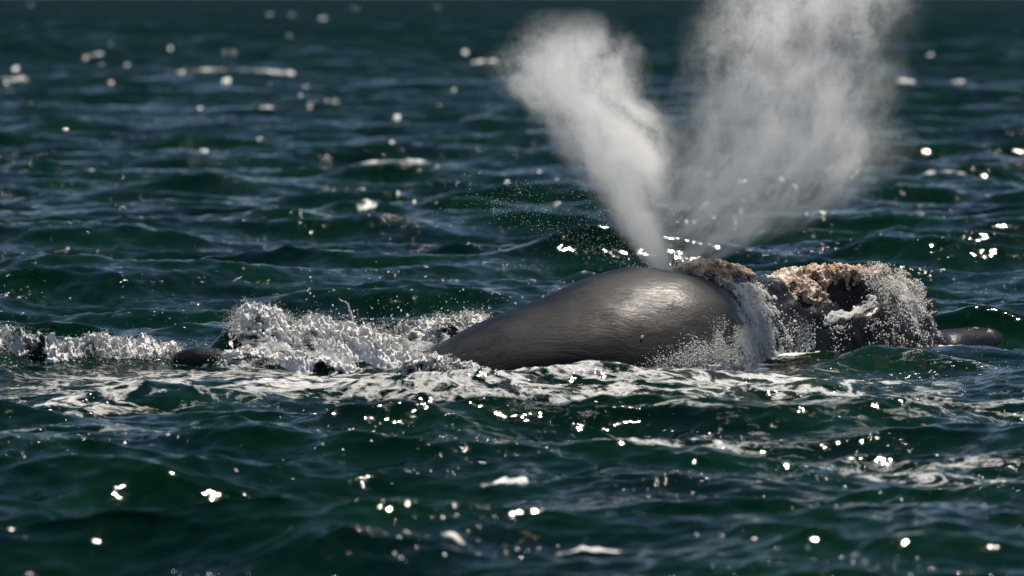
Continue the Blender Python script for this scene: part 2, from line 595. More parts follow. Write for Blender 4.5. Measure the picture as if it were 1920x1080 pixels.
    fcol = N.mix(N.ramp(val, 0.85, 1.35), (0.72, 0.73, 0.71, 1), (0.90, 0.89, 0.86, 1))
    fm = N.principled(Base_Color=fcol, Roughness=0.55, IOR=1.33, Normal=bp.outputs[0])
    mx = N.n('ShaderNodeMixShader')
    N.put(mx.inputs[0], fac)
    N.put(mx.inputs[1], water.outputs[0])
    N.put(mx.inputs[2], fm.outputs[0])
    N.put(N.out.inputs['Surface'], mx.outputs[0])
    return N.mat


M_SEA = sea_material()
sea, SEAD = build_sea(M_SEA)


def sea_height():
    X0, Y0, Z, u, d = SEAD
    nr, nc = len(d), len(u)
    Zg = Z.reshape(nr, nc)
    yy = d + CAM_Y

    def f(x, y):
        x = np.asarray(x, float); y = np.asarray(y, float)
        fr = np.interp(-(y), -yy, np.arange(nr))
        wd = np.maximum(np.abs(y - CAM_Y), 28)
        fc = np.interp(x / wd, u, np.arange(nc))
        return Zg[np.clip(np.round(fr).astype(int), 0, nr - 1), np.clip(np.round(fc).astype(int), 0, nc - 1)]
    return f


sea_z = sea_height()


# ------------------------------------------------------------------ whale
def skin_material():
    N = NT('whale_skin')
    geo = N.n('ShaderNodeNewGeometry')
    pos = geo.outputs['Position']
    mp = N.n('ShaderNodeMapping')
    mp.inputs['Rotation'].default_value = (0, math.radians(-12), math.radians(-14))
    mp.inputs['Scale'].default_value = (0.12, 1.0, 1.0)
    N.put(mp.inputs['Vector'], N.vmath('ADD', pos, N.vmath('SCALE', N.noise(pos, 1.2, 2).outputs['Color'], scale=0.35)))
    st = N.noise(mp.outputs[0], 10.0, 5, 0.62).outputs['Fac']
    fi = N.noise(mp.outputs[0], 42.0, 3, 0.6).outputs['Fac']
    bl = N.noise(pos, 1.3, 4, 0.6).outputs['Fac']
    pit = N.ramp(N.noise(pos, 30, 3, 0.7).outputs['Fac'], 0.62, 0.70)
    col = N.mix(N.ramp(st, 0.3, 0.7), (0.004, 0.004, 0.0048, 1), (0.015, 0.0142, 0.015, 1))
    col = N.mix(N.ramp(bl, 0.42, 0.66), col, (0.010, 0.0092, 0.0094, 1))
    col = N.mix(N.math('MULTIPLY', pit, 0.5), col, (0.045, 0.043, 0.042, 1))
    bp = N.n('ShaderNodeBump')
    bp.inputs['Strength'].default_value = 0.40
    bp.inputs['Distance'].default_value = 0.02
    N.put(bp.inputs['Height'], N.math('ADD', st, N.math('ADD', N.math('MULTIPLY', fi, 0.45), N.math('MULTIPLY', N.noise(pos, 24, 3).outputs['Fac'], 0.25))))
    rg = N.math('ADD', N.ramp(bl, 0.35, 0.65, 0.50, 0.66), N.ramp(fi, 0.35, 0.65, -0.08, 0.10))
    # head and tail tip have only just come up: still streaming wet, so darker and glossier than the drying back
    xs = N.n('ShaderNodeSeparateXYZ'); N.put(xs.inputs[0], pos)
    wet = N.math('MAXIMUM', N.ramp(xs.outputs[0], 2.5, 3.1), N.ramp(xs.outputs[0], -2.6, -3.2))
    rg = N.math('MULTIPLY', rg, N.ramp(wet, 0.0, 1.0, 1.0, 0.5))
    col = N.mix(N.math('MULTIPLY', wet, 0.55), col, (0.002, 0.002, 0.0024, 1))
    p = N.principled(Base_Color=col, Roughness=rg, IOR=1.42, Normal=bp.outputs[0])
    p.inputs['Specular IOR Level'].default_value = 0.36
    p.inputs['Coat Weight'].default_value = 0.10
    p.inputs['Coat Roughness'].default_value = 0.25
    p.inputs['Coat IOR'].default_value = 1.33
    N.put(p.inputs['Coat Normal'], bp.outputs[0])
    N.put(N.out.inputs['Surface'], p.outputs[0])
    return N.mat


def callosity_material():
    N = NT('callosity_crust')
    geo = N.n('ShaderNodeNewGeometry')
    pos = geo.outputs['Position']
    n = N.noise(pos, 9, 4, 0.65).outputs['Fac']
    n2 = N.noise(pos, 42, 3, 0.65).outputs['Fac']
    n3 = N.noise(pos, 5, 3, 0.6).outputs['Fac']
    col = N.mix(N.ramp(n, 0.38, 0.58), (0.06, 0.042, 0.032, 1), (0.44, 0.24, 0.10, 1))
    col = N.mix(N.ramp(n3, 0.48, 0.62), col, (0.50, 0.40, 0.29, 1))
    col = N.mix(N.ramp(N.math('ADD', n2, N.math('MULTIPLY', n3, 0.3)), 0.68, 0.76), col, (0.80, 0.76, 0.68, 1))
    bp = N.n('ShaderNodeBump')
    bp.inputs['Strength'].default_value = 1.0
    bp.inputs['Distance'].default_value = 0.03
    N.put(bp.inputs['Height'], n2)
    p = N.principled(Base_Color=col, Roughness=0.5, Normal=bp.outputs[0])
    N.put(N.out.inputs['Surface'], p.outputs[0])
    return N.mat


def foam_material():
    N = NT('white_froth')
    geo = N.n('ShaderNodeNewGeometry')
    n = N.noise(geo.outputs['Position'], 30, 3, 0.65).outputs['Fac']
    bp = N.n('ShaderNodeBump')
    bp.inputs['Strength'].default_value = 0.8
    bp.inputs['Distance'].default_value = 0.02
    N.put(bp.inputs['Height'], n)
    col = N.mix(N.ramp(n, 0.3, 0.7), (0.78, 0.79, 0.77, 1), (0.90, 0.89, 0.87, 1))
    p = N.principled(Base_Color=col, Roughness=0.35, IOR=1.33, Normal=bp.outputs[0])
    p.inputs['Subsurface Weight'].default_value = 0.0
    tr = N.n('ShaderNodeBsdfTranslucent')
    tr.inputs['Color'].default_value = (0.86, 0.87, 0.84, 1)
    mx = N.n('ShaderNodeMixShader')
    mx.inputs[0].default_value = 0.5
    N.put(mx.inputs[1], p.outputs[0])
    N.put(mx.inputs[2], tr.outputs[0])
    N.put(N.out.inputs['Surface'], mx.outputs[0])
    return N.mat


M_SKIN = skin_material()
M_CALL = callosity_material()
M_FOAM = foam_material()


def bead_material():
    N = NT('water_beads')
    p = N.principled(Base_Color=(0.92, 0.91, 0.88, 1), Roughness=0.2, IOR=1.4)
    tr = N.n('ShaderNodeBsdfTranslucent')
    tr.inputs['Color'].default_value = (0.9, 0.9, 0.87, 1)
    mx = N.n('ShaderNodeMixShader')
    mx.inputs[0].default_value = 0.42
    N.put(mx.inputs[1], p.outputs[0])
    N.put(mx.inputs[2], tr.outputs[0])
    N.put(N.out.inputs['Surface'], mx.outputs[0])
    return N.mat


M_BEAD = bead_material()

whale = bpy.data.objects.new('right_whale', None)
COL.objects.link(whale)
whale.location = (1.7, 0.5, 0)
tag(whale, 'dark grey right whale at the surface with a smooth humped back and crusty tan head', 'whale')
nt, na = 420, 120
T = np.repeat(np.linspace(0, len(ST) - 1, nt), na)
A = np.tile(np.linspace(0, 2 * math.pi, na, endpoint=False), nt)
WV = whale_surf(T, A)
WN = whale_normal(T, A)
lump = skin_lump(WV, T)
WV = WV + WN * lump[:, None]
body = mesh_np('body', WV - np.array(whale.location), grid_faces(nt, na, True), M_SKIN, whale)


def surf_patch(name, t0, t1, a0, a1, mask, thick, mat, res=(120, 80), nscale=9.0, rough=0.6, seed=0, label=None, base=-0.03, lumps=True):
    """a crust lying on the skin: offset = base where the mask is 0 (hidden inside the skin)"""
    ts = np.linspace(t0, t1, res[0])
    as_ = np.linspace(a0, a1, res[1])
    t = np.repeat(ts, res[1]); a = np.tile(as_, res[0])
    P = whale_surf(t, a); Nn = whale_normal(t, a)
    l0 = skin_lump(P, t)
    u = (t - t0) / (t1 - t0); v = (a - a0) / (a1 - a0)
    mk = mask(u, v, P)
    edge = smooth01(np.minimum(np.minimum(u, 1 - u), np.minimum(v, 1 - v)), 0.0, 0.08)
    mk = mk * edge
    nn = fbm(P, nscale, 4, 60 + seed, 0.6)
    off = base + mk * (thick * (1 - rough + 2 * rough * nn) - base)
    V = P + Nn * (l0 + off)[:, None]
    o = mesh_np(name, V - np.array(whale.location), grid_faces(*res), mat, whale)
    if label: o['label'] = label
    return o


def tri_noise(P, sc_, sd): return fbm(P, sc_, 3, sd)


HP = math.pi / 2
# crusts, from the blowholes to the tip of the rostrum
surf_patch('callosity', 13.9, 15.2, HP - 0.75, HP + 0.6, lambda u, v, P: smooth01(1 - np.hypot((u - .5) / .48, (v - .5) / .48) + (tri_noise(P, 7, 3) - .5) * .7, .0, .25), 0.075, M_CALL, nscale=17, seed=1, rough=.9)
surf_patch('callosity', 15.0, 17.0, HP - 0.7, HP + 0.6, lambda u, v, P: smooth01(tri_noise(P, 5, 5) + .35 * (1 - np.hypot((u - .5) / .5, (v - .5) / .5)) - .62, .0, .1), 0.07, M_CALL, nscale=17, seed=2, rough=.9)


def bonnet_mask(u, v, P):
    n = (tri_noise(P, 6, 8) - .5)
    dv = P - HOLE
    hole = np.sqrt(((dv[:, 0] * .75 + dv[:, 1] * .66) / .36) ** 2 + (dv[:, 2] / .20) ** 2) + n * .9
    top = smooth01(v + n * .6 + .10 * smooth01(u, .5, .9), .44, .54)
    left = smooth01(-u + n * .5, -.40, -.28) * smooth01(v + n * .4, .28, .42)
    brk = smooth01(tri_noise(P, 11, 18), .32, .44)
    return np.clip(np.maximum(top, left) * smooth01(hole, .85, 1.1) * brk, 0, 1)


surf_patch('bonnet_callosity', 17.4, 23.9, 0.15, HP + 1.0, bonnet_mask, 0.085, M_CALL, res=(300, 170), nscale=17, seed=3, rough=.95, label='broad crusty tan callosity on the tip of the rostrum')


# ------------------------------------------------------------------ droplets
ICO_V = None


def ico():
    t = (1 + 5 ** .5) / 2
    v = np.array([(-1, t, 0), (1, t, 0), (-1, -t, 0), (1, -t, 0), (0, -1, t), (0, 1, t), (0, -1, -t), (0, 1, -t), (t, 0, -1), (t, 0, 1), (-t, 0, -1), (-t, 0, 1)], float)
    v /= np.linalg.norm(v[0])
    f = np.array([(0, 11, 5), (0, 5, 1), (0, 1, 7), (0, 7, 10), (0, 10, 11), (1, 5, 9), (5, 11, 4), (11, 10, 2), (10, 7, 6), (7, 1, 8), (3, 9, 4), (3, 4, 2), (3, 2, 6), (3, 6, 8), (3, 8, 9), (4, 9, 5), (2, 4, 11), (6, 2, 10), (8, 6, 7), (9, 8, 1)])
    return v, f


IV, IF = ico()


def drops(name, P, R, mat, label, cat, parent=None, stretch=None, kind='stuff'):
    P = np.asarray(P, float); R = np.asarray(R, float)
    n = len(P)
    jit = 1 + 0.35 * (rng.random((n, 12, 1)) - 0.5)
    v = IV[None] * R[:, None, None] * jit
    if stretch is not None: v = v * np.asarray(stretch)[:, None, :]
    V = (P[:, None, :] + v).reshape(-1, 3)
    F = (IF[None] + (np.arange(n) * 12)[:, None, None]).reshape(-1, 3)
    if parent is not None: V = V - np.array(parent.location)
    o = mesh_np(name, V, F, mat, parent)
    if label: tag(o, label, cat)
    o['kind'] = kind
    return o


def froth(name, P, R, vox, mat, label, cat, amp=0.02):
    """many small clots fused to one frothy mass"""
    v0 = drops(name, P, R, mat, None, None)
    md = v0.modifiers.new('r', 'REMESH')
    md.mode = 'VOXEL'
    md.voxel_size = vox
    md.use_smooth_shade = True
    dg = bpy.context.evaluated_depsgraph_get()
    me = bpy.data.meshes.new_from_object(v0.evaluated_get(dg))
    old = v0.data
    v0.modifiers.clear()
    v0.data = me
    bpy.data.meshes.remove(old)
    n = len(me.vertices)
    co = np.empty(n * 3, np.float32); me.vertices.foreach_get('co', co); co = co.reshape(-1, 3)
    no = np.empty(n * 3, np.float32); me.vertices.foreach_get('normal', no); no = no.reshape(-1, 3)
    co += no * ((fbm(co, 22, 3, 71) - 0.45) * 2 * amp)[:, None]
    me.vertices.foreach_set('co', co.ravel())
    me.update()
    me.polygons.foreach_set('use_smooth', np.ones(len(me.polygons), bool))
    if not me.materials: me.materials.append(mat)
    v0['kind'] = 'stuff'
    tag(v0, label, cat)
    return v0


def crest_cloud(prof, n, ydepth, fill, rmin, rmax, seed, tall=1.0):
    """clots under a crest line; prof = [(px, row of the crest, row of the foot, y)]"""
    r = np.random.default_rng(seed)
    px = r.uniform(prof[0][0], prof[-1][0], n)
    A_ = np.array(prof, float)
    top = np.interp(px, A_[:, 0], A_[:, 1]); bot = np.interp(px, A_[:, 0], A_[:, 2]); yc = np.interp(px, A_[:, 0], A_[:, 3])
    nz = vnoise(np.stack([px / 14, px * 0, px * 0], -1), 1.0, seed) * 0.75 + vnoise(np.stack([px / 5, px * 0 + 5, px * 0], -1), 1.0, seed + 1) * 0.25
    f = r.random(n) ** fill                         # 0 at the foot, 1 at the crest
    topn = bot + (top - bot) * (0.62 + 0.38 * nz) * tall
    row = bot + (topn - bot) * f
    y = yc + (f - 0.5) * ydepth * 0.9 + r.normal(0, 0.10, n) * ydepth
    d = y - CAM_Y
    x = (px - 960) * d / FPX
    z = CAM_H - (row - HZ) * d / FPX
    rad = rmin + (rmax - rmin) * r.random(n) ** 2.2
    rad *= 1 - 0.45 * f
    return np.stack([x, y, z], -1), rad


# the splash at the tail
OV = np.array([(1, 0, 0), (-1, 0, 0), (0, 1, 0), (0, -1, 0), (0, 0, 1), (0, 0, -1)], float)
OF = np.array([(0, 2, 4), (2, 1, 4), (1, 3, 4), (3, 0, 4), (2, 0, 5), (1, 2, 5), (3, 1, 5), (0, 3, 5)])


def spray(name, P, R, label, cat, parent=None):
    """tens of thousands of tiny irregular drops in one mesh"""
    n = len(P)
    jit = 1 + 0.8 * (rng.random((n, 6, 1)) - 0.5)
    V = (P[:, None, :] + OV[None] * R[:, None, None] * jit).reshape(-1, 3)
    F = (OF[None] + (np.arange(n) * 6)[:, None, None]).reshape(-1, 3)
    if parent is not None: V = V - np.array(parent.location)
    o = mesh_np(name, V, F, M_BEAD, parent)
    if label: tag(o, label, cat)
    o['kind'] = 'stuff'
    return o


def jets(P, n, seed, vmin, vmax, per=40, lean=(-.1, -.1), r0=.009):
    """drops strung along short ballistic arcs that leave the froth"""
    r = np.random.default_rng(seed)
    src = P[r.integers(0, len(P), n)]
    out, rad = [], []
    for p in src:
        v = np.array([r.normal(lean[0], .55), r.normal(lean[1], .35), r.uniform(vmin, vmax) * (0.4 + 0.6 * r.random())])
        k = r.integers(per // 2, per)
        t = r.random(k) ** .8 * r.uniform(.12, .26)
        q = p + v * t[:, None] + np.array([0, 0, -4.9]) * (t ** 2)[:, None]
        q += r.normal(0, 1, q.shape) * (.006 + .10 * t)[:, None]
        out.append(q); rad.append(r0 * (.25 + .75 * r.random(k) ** 3) * (1 - t * 1.6))
    return np.concatenate(out), np.maximum(np.concatenate(rad), .002)


def veil(P, n, seed, sg):
    r = np.random.default_rng(seed)
    q = P[r.integers(0, len(P), n)] + r.normal(0, 1, (n, 3)) * np.array([sg, sg, sg * .8])
    keep = fbm(q, 6.0, 3, seed) > .44
    q = q[keep]
    return q, .003 + .008 * r.random(len(q)) ** 3


def splash_sheet(name, prof, depth, seed, label, cat, nu=520, nv=64, foam_lo=.42):
    """a torn sheet of water from its foot in front up to a ragged crest and down behind"""
    A_ = np.array(prof, float)
    px = np.repeat(np.linspace(A_[0, 0], A_[-1, 0], nu), nv)
    f = np.tile(np.linspace(0, 1, nv), nu)
    top, bot, yc = (np.interp(px, A_[:, 0], A_[:, k]) for k in (1, 2, 3))
    o_ = px * 0
    nz = vnoise(np.stack([px / 14, o_, o_], -1), 1.0, seed) * .65 + vnoise(np.stack([px / 5, o_ + 5, o_], -1), 1.0, seed + 1) * .35
    ends = smooth01(np.minimum(px - px.min(), px.max() - px), 0, 16)
    up = np.where(f < .72, -.45 + 1.45 * (f / .72) ** .7, 1 - ((f - .72) / .28) ** 2 * 1.25)
    row = bot + 4 + (top - bot - 2) * np.where(up > 0, .70 + .32 * nz, 1) * up * (.25 + .75 * ends)
    y = yc + (f - .5) * depth + (vnoise(np.stack([px / 40, o_ + 9, o_], -1), 1.0, seed) - .5) * .35
    d = y - CAM_Y
    P = np.stack([(px - 960) * d / FPX, y, CAM_H - (row - HZ) * d / FPX], -1)
    Q = np.stack([P[:, 0] * 1.0, f * depth * 1.1 + P[:, 0] * .35, P[:, 2] * .5], -1)
    Q += .09 * np.stack([fbm(Q, 5, 3, seed + 7), fbm(Q, 5, 3, seed + 8), o_], -1)
    rg = 1 - np.abs(fbm(Q, 7.5, 4, seed + 2, .6) - .5) * 4
    rg2 = fbm(Q, 24, 3, seed + 3, .65) - .5
    amp = smooth01(f, .05, .5) * (1 - .5 * smooth01(f, .8, 1))
    P[:, 1] -= (rg * .085 + rg2 * .09) * amp
    P[:, 2] += (rg * .045 + rg2 * .10) * amp
    P[:, 0] += rg2 * .05 * amp
    o = mesh_np(name, P, grid_faces(nu, nv), M_SEA)
    at = o.data.attributes.new('foam', 'FLOAT', 'POINT')
    g = fbm(Q, 3.2, 3, seed + 4)
    fo = foam_lo - .06 + (.26 * smooth01(px, 560, 660) if px.max() > 805 and px.min() > 400 and px.min() < 450 else 0) + .55 * smooth01(g + .34 * (f - .45), .40, .66) + .12 * rg + .3 * rg2
    at.data.foreach_set('value', np.clip(fo, 0, 1.2).astype(np.float32))
    at = o.data.attributes.new('coarse', 'FLOAT', 'POINT')
    tag(o, label, cat)
    o['kind'] = 'stuff'
    return o


PR1 = [(428, 612, 640, .25), (450, 566, 640, .25), (480, 556, 640, .2), (515, 572, 640, .15), (545, 602, 650, .1), (575, 588, 650, .05), (600, 586, 660, 0.0),
       (640, 598, 672, -.05), (690, 604, 682, -.1), (740, 624, 690, -.2), (780, 650, 694, -.25), (812, 676, 698, -.3)]
PR1b = [(404, 664, 684, -.22), (440, 654, 684, -.2), (470, 648, 686, -.2), (520, 650, 690, -.25), (600, 664, 698, -.35), (660, 684, 706, -.45), (700, 692, 708, -.5)]
PR2 = [(-50, 592, 682, .0), (30, 604, 684, .0), (70, 622, 690, .0), (110, 630, 698, .0), (180, 616, 702, .0), (240, 622, 706, .0), (290, 628, 700, .1), (345, 650, 684, .22)]
PR3 = [(690, 618, 640, .9), (760, 600, 640, .9), (830, 592, 632, 1.0), (880, 588, 618, 1.2), (915, 590, 606, 1.4)]
splash_sheet('splash', PR1, .75, 200, 'tall white splash of torn water breaking over the whale near its tail', 'splash', foam_lo=.53)
splash_sheet('low_splash', PR1b, .55, 220, 'low apron of white water sliding off beside the dark tail', 'splash', nu=320, nv=44, foam_lo=.44)
splash_sheet('breaking_crest', PR2, .6, 240, 'ragged white breaking crest left of the dark tail', 'foam', nu=480, nv=50, foam_lo=.48)
splash_sheet('wash', PR3, .5, 260, 'white wash against the far side of the sloping back', 'foam', nu=320, nv=40, foam_lo=.5)
PR4 = [(745, 676, 700, -.6), (785, 662, 702, -.85), (825, 660, 703, -1.05), (865, 674, 705, -1.15), (910, 690, 707, -1.25), (970, 700, 709, -1.3)]
splash_sheet('flank_wash', PR4, .5, 280, 'low white wash lapping the near foot of the sloping back', 'foam', nu=320, nv=40, foam_lo=.46)
P4, R4 = crest_cloud(PR4, 700, .4, .6, .005, .016, 10)
P1, R1 = crest_cloud(PR1, 3000, .6, .45, .006, .026, 5)
P1b, R1b = crest_cloud(PR1b, 900, .5, .7, .006, .02, 6)
PA, RA = np.concatenate([P1, P1b]), np.concatenate([R1, R1b])
P2, R2 = crest_cloud(PR2, 1600, .6, .55, .006, .02, 8)
P3, R3 = crest_cloud(PR3, 1200, .4, .55, .006, .02, 9)
PF, RF = np.concatenate([PA, P2, P3, P4]), np.concatenate([RA, R2, R3, R4])
keep = fbm(PF, 4.5, 3, 77) > .46
froth('froth', PF[keep], RF[keep], 0.0105, M_FOAM, 'clots of white froth along the splash crests', 'foam', amp=.010)

r_ = np.random.default_rng(3)
QS = []
for (P, k, sg, sd) in ((P1, 15000, .075, 301), (P2, 6000, .055, 302), (P3, 5000, .055, 303)):      # mist of the finest drops
    q, w = veil(P, k, sd, sg)
    QS.append((q + np.array([0, -.06, .03]), .0014 + .0022 * r_.random(len(q))))
QS.append(veil(PA, 9000, 101, .045)); QS.append(jets(PA, 280, 102, .5, 2.6, r0=.007))
QS.append(veil(P4, 2500, 107, .035)); QS.append(jets(P4, 50, 108, .3, 1.4))
QS.append(veil(P2, 4000, 103, .04)); QS.append(jets(P2, 130, 104, .3, 1.6))
QS.append(veil(P3, 2500, 105, .035)); QS.append(jets(P3, 90, 106, .3, 1.8))
k = 420
QS.append((np.stack([r_.uniform(-2.6, -.2, k), r_.uniform(.2, 1.6, k), .35 + np.abs(r_.normal(0, .26, k))], -1), .003 + .014 * r_.random(k) ** 4))
# a thin jet of water standing up from the splash
k = 160
s_ = np.linspace(0, 1, k)
QS.append((np.stack([-2.03 + .03 * np.sin(s_ * 5) - .12 * np.maximum(0, s_ - .88) * 8, np.full(k, .1), .45 + .40 * s_], -1) + r_.normal(0, .005, (k, 3)), .012 - .006 * s_))
spray('spray_drops', np.concatenate([q[0] for q in QS]), np.concatenate([q[1] for q in QS]), 'loose white water drops thrown up around the splash', 'spray')


# water streaming off the head and beads on the flank: points on the skin chosen by where they lie
def skin_points(n, t0, t1, a0, a1, dens, off, seed):
    r = np.random.default_rng(seed)
    t = r.uniform(t0, t1, n); a = r.uniform(a0, a1, n)
    P = whale_surf(t, a); Nn = whale_normal(t, a)
    l0 = skin_lump(P, t)
    P = P + Nn * (l0 + off)[:, None]
    view = np.array([0, CAM_Y, CAM_H]) - P
    ok = (Nn * view).sum(1) > -0.1 * np.linalg.norm(view, axis=1)
    px, row = proj(P)
    ok &= r.random(n) < dens(px, row, P)
    return P[ok]


def dens_flank(px, row, P):
    # thick at the foot of the shoulder, thinning upward and backward
    edge = 700 - (px - 1180) * .50
    g = smooth01(row, edge - 60, edge + 50) * smooth01(px, 1170, 1290)
    n = fbm(P, 5, 3, 90)
    low = smooth01(row - (1400 - px) * .22, 612, 676) * smooth01(px, 1180, 1300)
    return np.clip(g ** 2 * .5 * smooth01(n, .34, .62) + low * (.35 + .65 * smooth01(n, .3, .55)), 0, 1)


Pf = skin_points(170000, 10, 14.6, -0.1, 1.3, dens_flank, 0.0, 31)
spray('water_beads', Pf, .0035 + .0085 * r_.random(len(Pf)) ** 3, None, None, whale)


Pq = skin_points(90000, 10, 14.9, -0.1, 1.1, lambda px, row, P: .5 * smooth01(row - (1420 - px) * .30, 590, 680) * smooth01(px, 1190, 1330) * smooth01(fbm(P, 4, 3, 95), .36, .56), .01, 35)
Pq = Pq + np.abs(r_.normal(0, .045, (len(Pq), 1))) * np.array([[.55, -.6, .75]]) + r_.normal(0, .015, Pq.shape)
spray('flank_spray', Pq, .002 + .0055 * r_.random(len(Pq)) ** 2, 'fine bright spray fanning over the shoulder of the whale beside its head', 'spray')


def dens_head(px, row, P):
    n = fbm(P, 4, 3, 92)
    strip = np.exp(-((px - (1408 + (row - 560) * .42)) / 26) ** 2) * smooth01(row, 515, 545)
    low = np.exp(-((px - 1500) / 75) ** 2) * smooth01(row, 590, 650)
    tip = np.exp(-((px - 1690) / 38) ** 2) * smooth01(row, 505, 540) * .8
    cor = np.exp(-(np.hypot((px - 1592) / 62, (row - 560) / 50) - 1.15) ** 2 / .03) * .5
    return np.clip((strip + low * .8 + tip + cor) * smooth01(n, .38, .62) * .85 + .012, 0, 1)


Ph = skin_points(60000, 13.6, 24.2, -0.1, 1.9, dens_head, 0.01, 33)
Ph = Ph + r_.normal(0, .012, Ph.shape)
spray('water_beads', Ph, .004 + .012 * r_.random(len(Ph)) ** 3, None, None, whale)


k = 5200
u_ = r_.random(k)
pxs = 1610 + 130 * r_.beta(2.2, 1.5, k)
rws = np.interp(pxs, [1600, 1650, 1700, 1740], [492, 496, 512, 545]) - 6 + np.abs(r_.normal(0, 38, k))
yy = np.interp(pxs, [1600, 1740], [2.9, 3.9]) + r_.normal(0, .12, k) - .25
dd = yy - CAM_Y
tip = np.stack([(pxs - 960) * dd / FPX, yy, CAM_H - (rws - HZ) * dd / FPX], -1)
tip = tip[(tip[:, 2] > 0) & (fbm(tip, 5, 3, 130) > .47)]
k = 2600
pxs = 1440 + 90 * r_.random(k)
rws = 655 - np.abs(r_.normal(0, 26, k))
yy = np.interp(pxs, [1440, 1530], [.2, 1.3])
dd = yy - CAM_Y
foot = np.stack([(pxs - 960) * dd / FPX, yy, CAM_H - (rws - HZ) * dd / FPX], -1)
foot = foot[fbm(foot, 5, 3, 133) > .47]
ALL = np.concatenate([tip, foot])
spray('head_spray', ALL, .003 + .009 * r_.random(len(ALL)) ** 3, 'white spray streaming off the head and rostrum tip', 'spray')


def film(name, t0, t1, a0, a1, fn, seed, res=(190, 130), thick=.018):
    return surf_patch(name, t0, t1, a0, a1, fn, thick, M_FOAM, res=res, nscale=16, rough=.9, seed=seed, base=-.04)


film('water_sheet', 14.4, 17.6, 0.0, 1.35, lambda u, v, P: (lambda px, row: smooth01(np.exp(-((px - (1402 + (row - 560) * .42)) / 36) ** 2) * .95 + (tri_noise(P * np.array([1.0, 1.0, .35]), 15, 12) - .5) * 1.8, .42, .62) * smooth01(row, 520, 540))(*proj(P)), 7)
film('water_sheet', 9.5, 14.6, -.05, .8, lambda u, v, P: (lambda px, row: smooth01(smooth01(row - (1420 - px) * .20, 628, 690) * smooth01(px, 1200, 1320) * .8 + (tri_noise(P, 13, 22) - .5) * 1.8, .52, .72))(*proj(P)), 11)
film('water_sheet', 17.6, 23.0, 0.0, 1.2, lambda u, v, P: (lambda px, row: smooth01(np.exp(-((row - (584 - (px - 1590) * .38)) / 15) ** 2) * np.exp(-((px - 1594) / 56) ** 6) + (tri_noise(P, 14, 14) - .5) * 1.3, .5, .65))(*proj(P)), 8)
film('water_sheet', 21.0, 24.6, 0.0, 1.6, lambda u, v, P: (lambda px, row: smooth01(np.exp(-((px - 1690) / 46) ** 2) * .8 + (tri_noise(P, 8, 16) - .5) * 1.3, .45, .62))(*proj(P)), 9)


# ------------------------------------------------------------------ the blow
FLAT = 0.6      # the fans of mist are narrower along the line of sight than across it


def plume_material(name, cx, cy, rad, den, zmax, fine, lo, hi, dens, seed, along, wisp):
    """mist whose centre line, radius and strength follow height; curves run over z/zmax"""
    N = NT(name)
    tc = N.n('ShaderNodeTexCoord')
    ob = tc.outputs['Object']
    sx = N.n('ShaderNodeSeparateXYZ'); N.put(sx.inputs[0], ob)
    h = N.math('DIVIDE', sx.outputs[2], zmax)
    # swirl the lookup so that the edges roll
    w1 = N.noise(N.vmath('ADD', ob, (seed, 0, 0)), 1.6, 5, 0.66)
    wv = N.vmath('SCALE', N.vmath('SUBTRACT', w1.outputs['Color'], (.5, .5, .5)), scale=N.math('MULTIPLY_ADD', h, 1.0, 0.10))
    dx = N.math('SUBTRACT', sx.outputs[0], N.curve(h, cx))
    dy = N.math('DIVIDE', N.math('SUBTRACT', sx.outputs[1], N.curve(h, cy)), FLAT)
    cv = N.n('ShaderNodeCombineXYZ'); N.put(cv.inputs[0], dx); N.put(cv.inputs[1], dy)
    rv = N.vmath('ADD', cv.outputs[0], N.vmath('MULTIPLY', wv, (1, 1, 0)))
    R = N.curve(h, rad)
    r = N.math('DIVIDE', N.vmath('LENGTH', rv), R)
    fall = N.ramp(r, 1.0, 0.18, 0.0, 1.0)
    # threads along the jet near the nostril, billows above
    q = N.n('ShaderNodeCombineXYZ')
    N.put(q.inputs[0], dx); N.put(q.inputs[1], dy); N.put(q.inputs[2], N.math('MULTIPLY', sx.outputs[2], along))
    mpv = N.vmath('ADD', N.vmath('ADD', q.outputs[0], N.vmath('SCALE', wv, scale=1.3)), (0, seed, 0))
    b1 = N.noise(mpv, fine, 4, 0.62).outputs['Fac']
    if wisp:       # thin curling sheets
        b2 = N.noise(N.vmath('ADD', mpv, (5, 0, 0)), fine * 0.8, 3, 0.6).outputs['Fac']
        rid = N.math('SUBTRACT', 1.0, N.math('MULTIPLY', N.math('ABSOLUTE', N.math('SUBTRACT', b2, 0.5)), 11.0), clamp=True)
        pat = N.ramp(N.noise(N.vmath('ADD', ob, (2.3, 0, seed)), 0.95, 2, 0.5).outputs['Fac'], 0.36, 0.58, 0.32, 1.0)
        b = N.math('MULTIPLY', pat, N.math('ADD', N.math('MULTIPLY', rid, wisp), N.ramp(b1, lo, hi)))
    else:
        b = N.ramp(N.math('ADD', b1, N.math('MULTIPLY', fall, 0.10)), lo, hi, 0.0, 1.0)
    b = N.math('ADD', N.math('MULTIPLY', b, 0.96), 0.03)
    d = N.math('MULTIPLY', N.math('MULTIPLY', fall, b), N.math('MULTIPLY', N.curve(h, den), dens))
    pv = N.n('ShaderNodeVolumePrincipled')
    pv.inputs['Color'].default_value = (0.995, 0.99, 0.985, 1)
    pv.inputs['Anisotropy'].default_value = 0.3
    N.put(pv.inputs['Density'], d)
    N.put(N.out.inputs['Volume'], pv.outputs[0])
    N.mat.cycles.volume_step_rate = 0.24
    return N.mat


